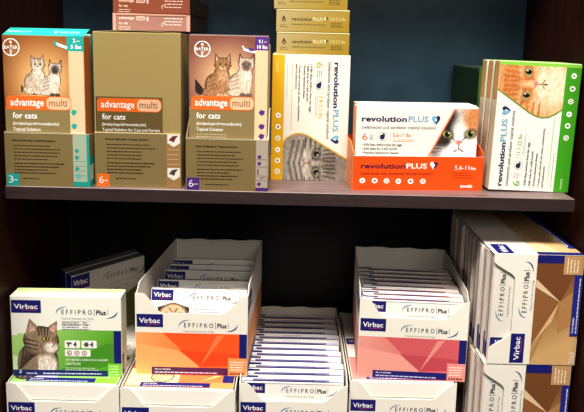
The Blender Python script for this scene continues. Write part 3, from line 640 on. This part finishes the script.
def spot_tray(label, W, D, H, hb, theme, loc, rot=(0, 0, 0), Wb=None, shift=0., group=None, art=True):
    th = TH[theme]; Wb = Wb or W; t = empty('display_tray', loc, rot); tag(t, label, 'display box', group)
    f = MB(); k = .0013; f.slab(scoop_poly(W, H, .06, .0, .24, .235, H*.235), (-W/2, 0, 0), UX, UZ, k, CREAM, (226, 220, 208))
    cv = Canvas(f, (-W/2, 0, 0), UX, UZ, W, H, (0, 0, 111, 81)); tray_front_art(cv, th); f.build('front_panel', t)
    for s in (-1, 1):
        a = Vector((s*W/2, .0014, 0)); c = Vector((s*Wb/2+shift, D, 0)); u = (c-a); Ln = u.length; u.normalize()
        q = MB(); pr = [(0, 0), (Ln, 0), (Ln, hb), (Ln*.9, hb)]+[(Ln*(.9-.82*i/6), hb+(min(hb, H*1.08)-hb)*i/6) for i in range(1, 7)]+[(Ln*.035, H*1.0), (0, H*.98)]
        nrm = u.cross(Vector(UZ)); off = -nrm*0 if s > 0 else nrm*k
        q.slab(pr, a+off, u, UZ, k, CREAM if s > 0 else (228, 222, 210), (228, 222, 210) if s > 0 else CREAM)
        c2 = Canvas(q, a, u, UZ, Ln, H, (0, 0, 120, 81)) if s > 0 else Canvas(q, c, -u, UZ, Ln, H, (0, 0, 120, 81))
        virbac(c2, *((3, 4, 30, 20) if s > 0 else (90, 4, 117, 20)))
        c2.rect(1, 38, 119, 80.6, th['a'], 1); c2.rect(1, 72, 60, 80, NAVY, 2)
        q.build('side_panel', t)
    q = MB(); q.slab([(0, 0), (Wb-.003, 0), (Wb-.003, hb)]+[((Wb-.003)*(1-i/10), hb+.0012*math.sin(i*1.9)) for i in range(1, 10)]+[(0, hb)], (-Wb/2+.0015+shift, D, 0), UX, UZ, k, (220, 216, 206), CREAM); q.build('back_panel', t)
    q = MB(); q.face([(-W/2+.002, .0016, .0002), (W/2-.002, .0016, .0002), (Wb/2-.002+shift, D-.002, .0002), (-Wb/2+.002+shift, D-.002, .0002)], (216, 210, 198)); q.face([(-W/2+.002, .0016, .0012), (W/2-.002, .0016, .0012), (Wb/2-.002+shift, D-.002, .0012), (-Wb/2+.002+shift, D-.002, .0012)], (216, 210, 198)); q.build('base_panel', t)
    return t
def carton_art(cv, th, animal=None, detail=True):
    """0..112 x 0..82: the face of a small carton"""
    virbac(cv, 1, 1, 26, 13); effipro(cv, 44, 104, 11.6, 4.6)
    cv.text('Topical Solution for Dogs', 48, 17, 32, 1.9, (150, 150, 156), 2)
    if not detail: return
    cv.micro(50, 22, 3, 30, 2.6, .8, (130, 130, 136), ragged=.2)
    for y in (20, 24.6, 28): cv.line(49, y, 80, y, .3, (170, 170, 176), 2)
    cv.rect(.5, 29, 111.5, 81.5, th['d'], 1); cv.poly([(.5, 29), (40, 29), (20, 60), (.5, 72)], WHITE, 2)
    cv.poly([(40, 31), (111.5, 31), (111.5, 36), (60, 38)], th['d'], 2)
    cv.rect(104, 34, 111.5, 66, NAVY, 3); cv.rect(10, 75, 97, 81.5, NAVY, 3); cv.rect(97, 68, 111.5, 81.5, th['tag'], 4); cv.micro(12, 78.5, 1, 80, 2, 1.1, WHITE, 4, ragged=.05)
    cv.micro(52, 38, 3, 40, 3, 1, (255, 236, 220), 3); cv.micro(99, 72, 3, 11, 3, 1, WHITE, 5)
    if animal == 'pug':
        P = Paint(4, 8, 52, 60, 1.8); pug(P, 27, 30, 16.5); cv.paint(P, 4)
def spot_carton(W, H, D, theme, animal=None, detail=True, topart='row'):
    th = TH[theme]; b = MB(); b.box((-W/2, 0, 0), (W/2, D, H), (240, 236, 230), 0, {'+z': (244, 242, 240), '+x': (214, 208, 204), '-x': (214, 208, 204)})
    carton_art(Canvas(b, (-W/2, 0, 0), UX, UZ, W, H, (0, 0, 112, 82)), th, animal, detail)
    c2 = Canvas(b, (-W/2, 0, H), UX, (0, 1, 0), W, D, (0, 0, 112, 10))
    lt = tuple(int(c*.62+255*.38) for c in th['a'])
    c2.rect(.5, 8.8, 111.5, 10, tuple(int(c*.45) for c in th['a']), 1); c2.rect(12, 5.2, 96, 8.8, tuple(int(c*.72) for c in th['a']), 1); c2.rect(96, 5.2, 110, 8.8, lt, 1)  # dark front strip paints the shaded gap between cartons onto the top
    c2.rect(13, 8.1, 92, 9.3, NAVY, 2); c2.micro(36, 7.5, 1, 44, 2, .8, NAVY, 2, ragged=.1); c2.rect(1, .6, 18, 4, NAVY, 2); c2.micro(42, 3.4, 1, 24, 2, .9, (150, 150, 170), 2)
    o = carton(b)
    fb = MB(); fb.box((-W/2+.004, -.0006, H-.0026), (W/2-.004, -.0001, H-.0006), (250, 248, 244)); fb.build('tuck_flap', o)
    return o
ZB = -.437
# --- bottom row
HB = .125
spot_tray('cream tray under the tabby cat carton, bottom left corner of the unit', .174, .24, HB, HB, 'green', (-.344, 0, ZB))
spot_tray('cream tray under the orange dog tray, bottom row', .1765, .24, HB, HB, 'orange', (-.165, -.006, ZB))
spot_tray('cream tray full of lavender cartons, nothing stacked on it', .17, .238, HB, .134, 'purple', (.0125, .013, ZB), (0, 0, 0))
spot_tray('cream tray under the pink tray, bottom row', .17, .225, HB, HB, 'pink', (.187, .026, ZB))
def flat_carton(label, theme, W, loc, extra=None):
    """carton lying face up, its printed foot towards the viewer, filling the tray rim"""
    th = TH[theme]; b = MB(); D, H = .125, .03
    b.box((-W/2, 0, 0), (W/2, D, H), (240, 236, 226), 0); cv = Canvas(b, (-W/2, 0, H), UX, (0, 1, 0), W, D, (0, 0, 112, 82))
    carton_art(cv, th)
    cv.rect(.5, 40, 111.5, 81.5, th['d'] if theme != 'green' else (160, 210, 110), 5)
    if theme == 'green':
        cv.rect(1, 50, 46, 74, (236, 234, 226), 6); P = Paint(1, 52, 28, 81, 1.6); P.local(12, 66, 13); P.ell(0, 0, 1, .9, (120, 104, 92)); [P.seg(a, -.8, a+.2, .8, .07, .07, (50, 42, 38)) for a in (-.6, -.2, .2, .6)]; P.fur(.2); cv.paint(P, 7); cv.poly([(46, 50), (70, 50), (44, 74), (34, 74)], (240, 240, 232), 7)
    if theme == 'orange':
        cv.rect(1, 50, 54, 80, (246, 226, 170), 6); P = Paint(20, 52, 50, 76, 1.6); P.local(36, 64, 12); P.ell(0, 0, 1, .8, (214, 190, 150)); [P.seg(-.7+.3*i, .5, -.5+.3*i, .2, .05, .05, (120, 100, 80)) for i in range(5)]; P.fur(.2); cv.paint(P, 7); cv.poly([(76, 72), (98, 56), (100, 60)], (250, 200, 120), 7)
    cv.rect(16, 74, 88, 81, NAVY, 8); cv.text('Ask your veterinarian', 19, 77, 14, 1.6, WHITE, 9, .02); cv.micro(19, 80, 1, 62, 2, 1., (214, 214, 240), 9, ragged=.05)
    cv.rect(88, 73, 111.5, 81.8, th['tag'], 8)
    if theme == 'orange': cv.rect(100, 50, 111.5, 73, NAVY, 8)
    o = carton(b); tag(o, label, 'box'); place(o, loc); 
    fb = MB(); fb.box((-W/2+.003, -.0007, .002), (W/2-.003, 0, .027), (246, 243, 234)); fb.build('end_flap', o)
    return o
def filler(label, W, D, H, loc):
    b = MB(); b.box((-W/2, 0, 0), (W/2, D, H), (232, 228, 218)); o = carton(b); tag(o, label, 'box'); place(o, loc)
for th_, x, y, w, nm in (('green', -.344, 0, .166, 'green printed carton lying face up under the tabby cat carton'), ('orange', -.165, -.006, .168, 'orange printed carton lying face up under the orange dog tray'), ('pink', .187, .026, .162, 'carton with blue strip lying face up under the pink tray')):
    filler('pale carton hidden below the %s' % nm.split(' lying')[0], w, .2, .0935, (x, y+.003, ZB+.0014))
    flat_carton(nm, th_, w, (x, y+.0032, ZB+.0952))
    filler('plain pale carton hidden behind the %s' % nm.split(' lying')[0], w, .08, .03, (x, y+.131, ZB+.0952))
# lavender row
ORD = ['frontmost', 'second', 'third', 'fourth', 'fifth', 'sixth', 'seventh', 'eighth', 'ninth', 'tenth', 'eleventh', 'rearmost']
pc = spot_carton(.162, .1225, .0168, 'purple', None, False)
for i in range(12):
    o = pc if i == 0 else copy_tree(pc)
    place(o, (.0125+.0008*((i*7) % 5-2), .013+.004+i*.0183, ZB+.0020), (-1.5, 0, .3*((i*5) % 3-1)))
    tag(o, '%s lavender carton%s in the open bottom tray' % (ORD[i], '' if i in (0, 11) else ' from the front'), 'box', 'lavender cartons standing in the bottom tray')
# --- second layer
ZS = -.3115
spot_tray('orange and cream tray holding dog cartons, stacked left of centre', .177, .205, .136, .15, 'orange', (-.1505, .03, ZS), (0, 0, 0), Wb=.166, shift=.016)
oc = spot_carton(.1585, .124, .0125, 'orange', 'pug'); 
for i, (y, dx, lean, lab) in enumerate(((.010, .001, 17, 'frontmost carton in the orange tray, showing the top of a pug face'), (.042, .003, 18, 'second leaning carton from the front in the orange tray'), (.083, .0065, 17, 'third leaning carton from the front in the orange tray'), (.108, .0082, 17.5, 'fourth leaning carton from the front in the orange tray'), (.134, .0100, 18, 'rearmost leaning carton in the orange tray'))):
    o = oc if i == 0 else copy_tree(oc)
    place(o, (-.1465+dx, .03+y, ZS+.0016+.0039), (-lean, 0, 0)); tag(o, lab, 'box', 'cartons leaning back in the orange tray')
spot_tray('pink and cream tray holding dog cartons, stacked right of centre', .171, .18, .134, .15, 'pink', (.1995, .033, ZS), (0, 0, -2.5), Wb=.168, shift=.002)
kc = spot_carton(.1605, .127, .0135, 'pink', None, True); RZ = Matrix.Rotation(R(-2.5), 3, 'Z')
for i in range(8):
    o = kc if i == 0 else copy_tree(kc)
    place(o, Vector((.1995, .033, ZS))+RZ @ Vector((.0008*((i*3) % 5-2)+.001, .004+i*.0163, .0020)), (-1.5, 0, -2.5))
    tag(o, '%s pink-edged carton%s in the pink tray' % (ORD[i] if i < 7 else 'rearmost', '' if i in (0, 7) else ' from the front'), 'box', 'pink-edged cartons in the pink tray')

# tabby cat carton
th = TH['green']; W, H, D = .171, .1325, .028
b = MB(); b.box((-W/2, 0, 0), (W/2, D, H), (240, 238, 228), 0, {'+z': (236, 238, 214), '+x': (226, 226, 206)})
cv = Canvas(b, (-W/2, 0, 0), UX, UZ, W, H, (0, 0, 112, 82))
virbac(cv, 1, 4.2, 31, 17); effipro(cv, 46, 108, 18, 5); cv.text('Topical Solution for Cats', 51, 23, 33, 1.9, (140, 140, 146), 2)
cv.micro(52, 27, 4, 20, 2.3, .9, (120, 120, 126), ragged=.3); cv.micro(73, 27, 4, 6, 2.3, .9, (120, 120, 126), ragged=.3)
for y in (25, 28, 33): cv.line(51, y, 81, y, .3, (160, 160, 166), 2)
P = Paint(.4, 32, 111.6, 76, .5); P.grad((P.X)/90+(P.Y-54)/80, (176, 216, 130), (96, 168, 50)); P.clip(P.Y-np.interp(P.X, [0, 30, 60, 112], [40, 35, 33.5, 34])); cv.paint(P, 1)
cv.poly([(48, 76), (90, 50), (104, 46), (104, 70), (70, 76)], (80, 150, 44), 2); cv.poly([(.5, 60), (20, 66), (40, 76), (.5, 76)], (214, 234, 186), 2)
cv.rect(104, 34.5, 111.4, 68, NAVY, 3); cv.rect(.5, 75.5, 98, 81.7, (30, 44, 112), 3); cv.text('Squeeze tube', 14, 79.8, 11, 1.8, WHITE, 4, .02); cv.micro(31, 79.6, 1, 62, 2, 1.2, (222, 226, 240), 4, ragged=.05); cv.text('3', 6.6, 79, 2.5, 4, WHITE, 4, .02)
cv.rect(97.5, 68, 111.6, 81.7, (136, 206, 66), 5); cv.micro(99, 71.5, 4, 11, 2.8, 1, (230, 248, 200), 6, ragged=.2)
for x in (54, 71): cv.rrect(x, 44.5, x+15.5, 52.5, 1, WHITE, 4); cv.text('4', x+8.6, 51.4, 3.6, 5.6, (60, 60, 60), 5, .01)
cv.rect(56, 46.5, 61, 48.5, (90, 90, 90), 5); cv.rect(57, 48.5, 58.6, 51, (90, 90, 90), 5); cv.disc(76, 48.6, 2.2, (80, 80, 80), 5)
for i in range(6): a = i*math.pi/3; cv.line(76, 48.6, 76+3.4*math.cos(a), 48.6+3.*math.sin(a), .5, (80, 80, 80), 5)
cv.rrect(54, 54, 80, 61, 1, WHITE, 4)
for i in range(3): cv.ring(58.6+i*7.6, 57.5, 2.6, .6, (150, 70, 70), 5); cv.text('EMS'[i], 57.4+i*7.6, 58.9, 2.4, 2.6, (120, 60, 60), 5)
cv.text('ASK BEFORE REMOVING FOLDED', 54, 65.6, 44, 2, WHITE, 4, .01); cv.text('CAUTION:', 54, 70, 16, 2.6, WHITE, 4, .01); cv.micro(54, 73.5, 2, 40, 2, .7, (226, 240, 210), 4)
P = Paint(5, 21, 56, 75.4, 2.2); P.local(0, 0, 1); P.y = -(P.Y-76)/1.04-76; P.x = (P.X-8)/1.16+8
FU, DK, LT = (150, 128, 106), (56, 44, 36), (232, 220, 204)
P.ell(24, -66, 17, 18, FU); P.ell(31, -71, 10, 11, LT, soft=.3); P.ell(15, -70, 9, 16, FU)
for i in range(6): P.seg(8+i*2.2, -75+i*2.5, 12+i*2.6, -54-i*.8, 1., .9, DK, al=.75, solid=False)
P.ell(27, -46, 15, 13.5, FU)
P.tri([(13, -42), (17.5, -24.5), (26.5, -35)], FU); P.tri([(16, -39), (18.2, -28), (23.5, -36)], (206, 160, 144)); P.tri([(31, -34.5), (41.5, -26.5), (40.8, -42)], FU); P.tri([(34, -35.5), (40, -29.5), (39.6, -39)], (206, 160, 144))
for i in range(4): P.seg(26+i*2.2, -41, 24.5+i*3, -34, .5, .8, DK, al=.8)
for y in (-46, -50, -54): P.seg(14, y+1, 24, y-1.5, .8, .5, DK, al=.8)
P.ell(36, -53, 6.5, 5, LT, soft=.25); P.ell(31, -44.5, 3.2, 2.4, DK); P.ell(31, -44.5, 2.4, 1.9, (196, 176, 92)); P.ell(31.4, -44.5, .9, 1.6, (10, 10, 10)); P.ell(39.4, -45, 2, 2, DK); P.ell(39.4, -45, 1.4, 1.5, (196, 176, 92)); P.ell(39.6, -45, .6, 1.2, (10, 10, 10))
P.tri([(35.6, -48), (40.4, -48), (38.4, -51)], (206, 120, 110)); P.seg(38, -51, 35.5, -53, .4, .3, (120, 90, 76)); P.fur(.2)
cv.paint(P, 4)
c3 = Canvas(b, (W/2, 0, 0), (0, 1, 0), UZ, D, H, (0, 0, 30, 82)); c3.rect(2, 60, 12, 80, NAVY, 1); c3.micro(3, 64, 4, 7, 3.6, 1.2, WHITE, 2)
c4 = Canvas(b, (-W/2, 0, H), UX, (0, 1, 0), W, D, (0, 0, 112, 30)); c4.rect(20, 2, 92, 6, (120, 140, 120), 1); c4.rect(30, 20, 100, 26, (176, 206, 120), 1); c4.micro(34, 12, 2, 50, 5, 1.6, (120, 130, 130), 2)
o = carton(b); tag(o, 'green and white carton with a tabby cat photo and blue corner label', 'box'); place(o, (-.3435, .02, ZS), (0, 0, 1.))
fb = MB(); fb.box((-W/2+.003, .001, H), (W/2-.003, D*.45, H+.0012), (226, 228, 208)); fb.box((-W/2+.003, D*.5, H), (W/2-.003, D-.001, H+.0006), (206, 222, 160)); fb.build('top_flap', o)

# dark yawed cartons behind
def back_carton(label, loc, rot):
    b = MB(); W, H, D = .14, .1285, .02
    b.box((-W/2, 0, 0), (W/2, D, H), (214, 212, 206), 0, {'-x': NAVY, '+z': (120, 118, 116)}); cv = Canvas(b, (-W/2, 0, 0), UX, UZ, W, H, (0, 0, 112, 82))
    virbac(cv, .8, 1, 26, 17); effipro(cv, 46, 111, 15.5, 5.5); cv.text('Topical Solution for Cats', 53, 23, 34, 1.9, (130, 130, 136), 2); cv.rrect(54, 27, 84, 36, 1, (150, 150, 150), 2); cv.rrect(54.6, 27.6, 83.4, 35.4, 1, (214, 212, 206), 3); cv.micro(57, 30.5, 2, 22, 3, 1, (120, 120, 126), 4)
    cv.poly([(30, 40), (36, 28), (44, 40)], (150, 140, 130), 2); cv.poly([(60, 46), (111, 30), (111, 81), (40, 81)], (110, 116, 70), 2)
    o = carton(b); tag(o, label, 'box', 'shadowed cartons behind the tabby cat carton'); place(o, loc, rot)
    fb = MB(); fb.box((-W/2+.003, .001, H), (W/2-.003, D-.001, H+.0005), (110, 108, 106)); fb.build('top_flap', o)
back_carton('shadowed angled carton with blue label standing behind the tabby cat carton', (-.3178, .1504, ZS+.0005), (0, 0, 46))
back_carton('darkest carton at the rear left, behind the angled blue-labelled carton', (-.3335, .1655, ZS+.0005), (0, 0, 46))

# --- tan trays lying on their side
def tan_tray(label, X0, X1, Y, Z0, Z1, D, inner_label, rearm):
    """a tray turned a quarter so its open top faces left: H now runs along x, W along z"""
    th = TH['tan']; Hh = X1-X0; Ww = Z1-Z0; k = .0013
    t = empty('display_tray', (X0, Y, Z0)); tag(t, label, 'display box', 'tan trays lying on their side')
    # tray frame: local u runs up (+z), v runs towards -x
    U, V = Vector((0, 0, 1)), Vector((-1, 0, 0)); O = Vector((Hh, 0, 0))
    f = MB(); f.slab(scoop_poly(Ww, Hh, .12, .06, .3, .22, Hh*.25), O, U, V, k, CREAM, (226, 220, 208))
    cv = Canvas(f, O, U, V, Ww, Hh, (0, 0, 111, 81))
    virbac(cv, 1.5, 20.3, 31.5, 33); effipro(cv, 48, 104, 32.6, 4.7); cv.text('Topical Solution for Dogs', 55, 37.2, 31, 1.7, (150, 150, 156), 2)
    P = Paint(.4, 39, 111, 80.7, .5); P.grad((P.X-10)/70+(50-P.Y)/120, (206, 168, 116), (128, 84, 48)); cv.paint(P, 1)
    cv.poly([(66, 39.2), (110.8, 39.2), (110.8, 80.5), (64, 62.7)], (122, 76, 44), 2)
    cv.poly([(85, 39.2), (78, 43), (65, 62), (20, 39.2)], (146, 98, 58), 3)
    cv.poly([(65, 62), (80, 80), (44, 80), (34, 62)], (176, 130, 82), 3)
    cv.poly([(87, 39.2), (79, 39.2), (64, 63)], (222, 194, 158), 4); cv.poly([(65, 61), (63, 64), (57, 72)], (216, 184, 142), 4)
    cv.poly([(20, 39.2), (65, 62), (44, 56)], (216, 178, 130), 4); cv.poly([(2, 39.2), (12, 39.2), (40, 52)], (178, 134, 84), 4)
    cv.rect(30, 73.6, 92, 80.7, th['edge'], 5); cv.text('Ask your veterinarian', 33, 76.4, 16, 1.6, WHITE, 6, .02); cv.micro(33, 79.4, 1, 56, 2, 1.1, (214, 214, 236), 6, ragged=.05)
    cv.rect(103, 39.2, 110.8, 65, NAVY, 4); cv.rect(92, 63, 110.6, 80.6, th['tag'], 6); cv.micro(94, 67, 4, 15, 3, 1., (240, 224, 200), 7, ragged=.2); cv.text('30x3', 1.5, 79.6, 12, 4.6, (240, 228, 204), 6, .02)
    f.build('front_panel', t)
    for s, z in ((-1, 0), (1, Ww)):
        q = MB(); pr = [(0, .0014), (Hh, .0014), (Hh, D), (Hh*.05 if s > 0 else 0, D), (0, D*.9), (0, .012)]
        q.slab(pr if s > 0 else pr, (0, 0, z if s > 0 else k), UX, (0, 1, 0), k, CREAM if s > 0 else (222, 216, 204), (222, 216, 204))
        if s > 0:
            c2 = Canvas(q, (0, 0, z), UX, (0, 1, 0), Hh, D, (0, 0, 81, 120)); 
            c2.rect(40, .5, 80.6, 119, (206, 172, 124), 1); c2.poly([(40, 119), (64, 119), (46, 70), (40, 60)], (226, 198, 154), 2); c2.rect(75, 2, 80.8, 105, (30, 44, 130), 3); c2.micro(77, 100, 1, 60, 2, 1.4, WHITE, 4, rot=90)
            c2.rect(3.5, 98, 19, 118.5, NAVY, 2); c2.text('Virbac', 14.5, 116.5, 15, 6, WHITE, 3, .02, rot=90)
            c2.rect(40, 114, 80.6, 119.6, NAVY, 3)
        q.build('side_panel', t)
    q = MB(); q.box((0, D, .0014), (Hh, D+k, Ww-.0014), (214, 208, 196)); q.build('back_panel', t)
    q = MB(); q.box((Hh-k, .0015, .0014), (Hh, D, Ww-.0014), (206, 170, 120)); q.build('base_panel', t)
    return t
tan_tray('tan and cream tray on its side, upper one at the right edge', .3, .431, -.0175, -.2505, -.0795, .215, '', 0)
tan_tray('tan and cream tray on its side, lower one in the bottom right corner', .2965, .4275, -.0165, ZB+.0002, -.2512, .215, '', 0)
def tan_carton(Hx, Wz, D, first):
    b = MB(); th = TH['tan']; b.box((0, 0, 0), (Hx, D, Wz), (228, 222, 212), 0, {'-x': (206, 190, 180), '+z': (196, 184, 170)})
    cv = Canvas(b, (Hx, 0, 0), (0, 0, 1), (-1, 0, 0), Wz, Hx, (0, 0, 112, 82)); carton_art(cv, th, None, False)
    c2 = Canvas(b, (0, D, 0), (0, -1, 0), UZ, D, Wz, (0, 0, 10, 112)); c2.rect(1, 94, 6, 111, NAVY, 2); c2.rect(4.5, 10, 7.5, 92, (150, 110, 90), 1); c2.rect(7.2, 16, 8, 90, NAVY, 2); c2.rect(0.3, 1, 1.6, 111, (246, 240, 234), 1)
    o = carton(b); fb = MB(); fb.box((-.0005, .001, .004), (0, D*.35, Wz-.004), (240, 234, 228)); fb.build('tuck_flap', o); return o
for nm, X, Y, Z, Wz in (('upper', .2975, -.0155, -.2489, .166), ('lower', .2945, -.0145, ZB+.0018, .18)):
    tc = tan_carton(.1268, Wz, .0175, True); n = 11 if nm == 'upper' else 4
    for i in range(n):
        o = tc if i == 0 else copy_tree(tc)
        place(o, (X+(0, .0012, -.002, .0006, -.001)[i % 5]+(.004 if i == 0 else 0), Y+.001+i*.0192, Z), (0, 0, 0))
        tag(o, '%s upright carton%s in the %s tan tray on its side' % ('rearmost' if i == n-1 else ORD[i], '' if i in (0, n-1) else ' from the front', nm), 'box', 'cartons in the %s tan tray' % nm)

# ================================================================== light, world, camera
sc = bpy.context.scene
w = bpy.data.worlds.new('store_light'); sc.world = w; w.use_nodes = True; nt = w.node_tree; bg = nt.nodes['Background']
tc = nt.nodes.new('ShaderNodeTexCoord'); sp = nt.nodes.new('ShaderNodeSeparateXYZ'); rp = nt.nodes.new('ShaderNodeValToRGB')
mr = nt.nodes.new('ShaderNodeMapRange'); mr.inputs[1].default_value = -1; mr.inputs[2].default_value = 1
nt.links.new(tc.outputs['Generated'], sp.inputs[0]); nt.links.new(sp.outputs[2], mr.inputs[0]); nt.links.new(mr.outputs[0], rp.inputs[0]); nt.links.new(rp.outputs[0], bg.inputs[0])
e = rp.color_ramp.elements; e[0].position = .35; e[0].color = (.012, .010, .009, 1); e[1].position = .62; e[1].color = (.30, .34, .38, 1)
bg.inputs[1].default_value = .10
def area(name, loc, target, sx, sy, power, col):
    l = bpy.data.lights.new(name, 'AREA'); l.shape = 'RECTANGLE'; l.size = sx; l.size_y = sy; l.energy = power; l.color = col
    o = bpy.data.objects.new(name, l); C.objects.link(o); o.location = loc
    o.rotation_euler = (Vector(target)-Vector(loc)).to_track_quat('-Z', 'Y').to_euler(); return o
area('ceiling_light', (-.2, -1.3, 2.6), (0, .0, -.1), 2.6, .5, 330, (1, .95, .87))
area('front_fill_light', (.5, -2.6, 1.3), (0, 0, -.15), 1.6, .8, 26, (1, .93, .84))  # fill added from the front to lift the shaded rear

cam = bpy.data.cameras.new('camera'); co = bpy.data.objects.new('camera', cam); C.objects.link(co)
cam.sensor_fit = 'HORIZONTAL'; cam.sensor_width = 36; cam.lens = 560/584*36; cam.shift_y = -92/584; cam.clip_start = .01
pit, rol = R(7.5), R(1.35)
f = Vector((0, math.cos(pit), -math.sin(pit))); r = Vector((1, 0, 0)); u = r.cross(f)
r2 = r*math.cos(rol)+u*math.sin(rol); u2 = u*math.cos(rol)-r*math.sin(rol)
m = Matrix((r2, u2, -f)).transposed().to_4x4(); m.translation = (0, -.8, .2216); co.matrix_world = m
sc.camera = co
sc.view_settings.view_transform = 'Standard'; sc.view_settings.look = 'None'; sc.view_settings.exposure = -.42; sc.view_settings.gamma = .88
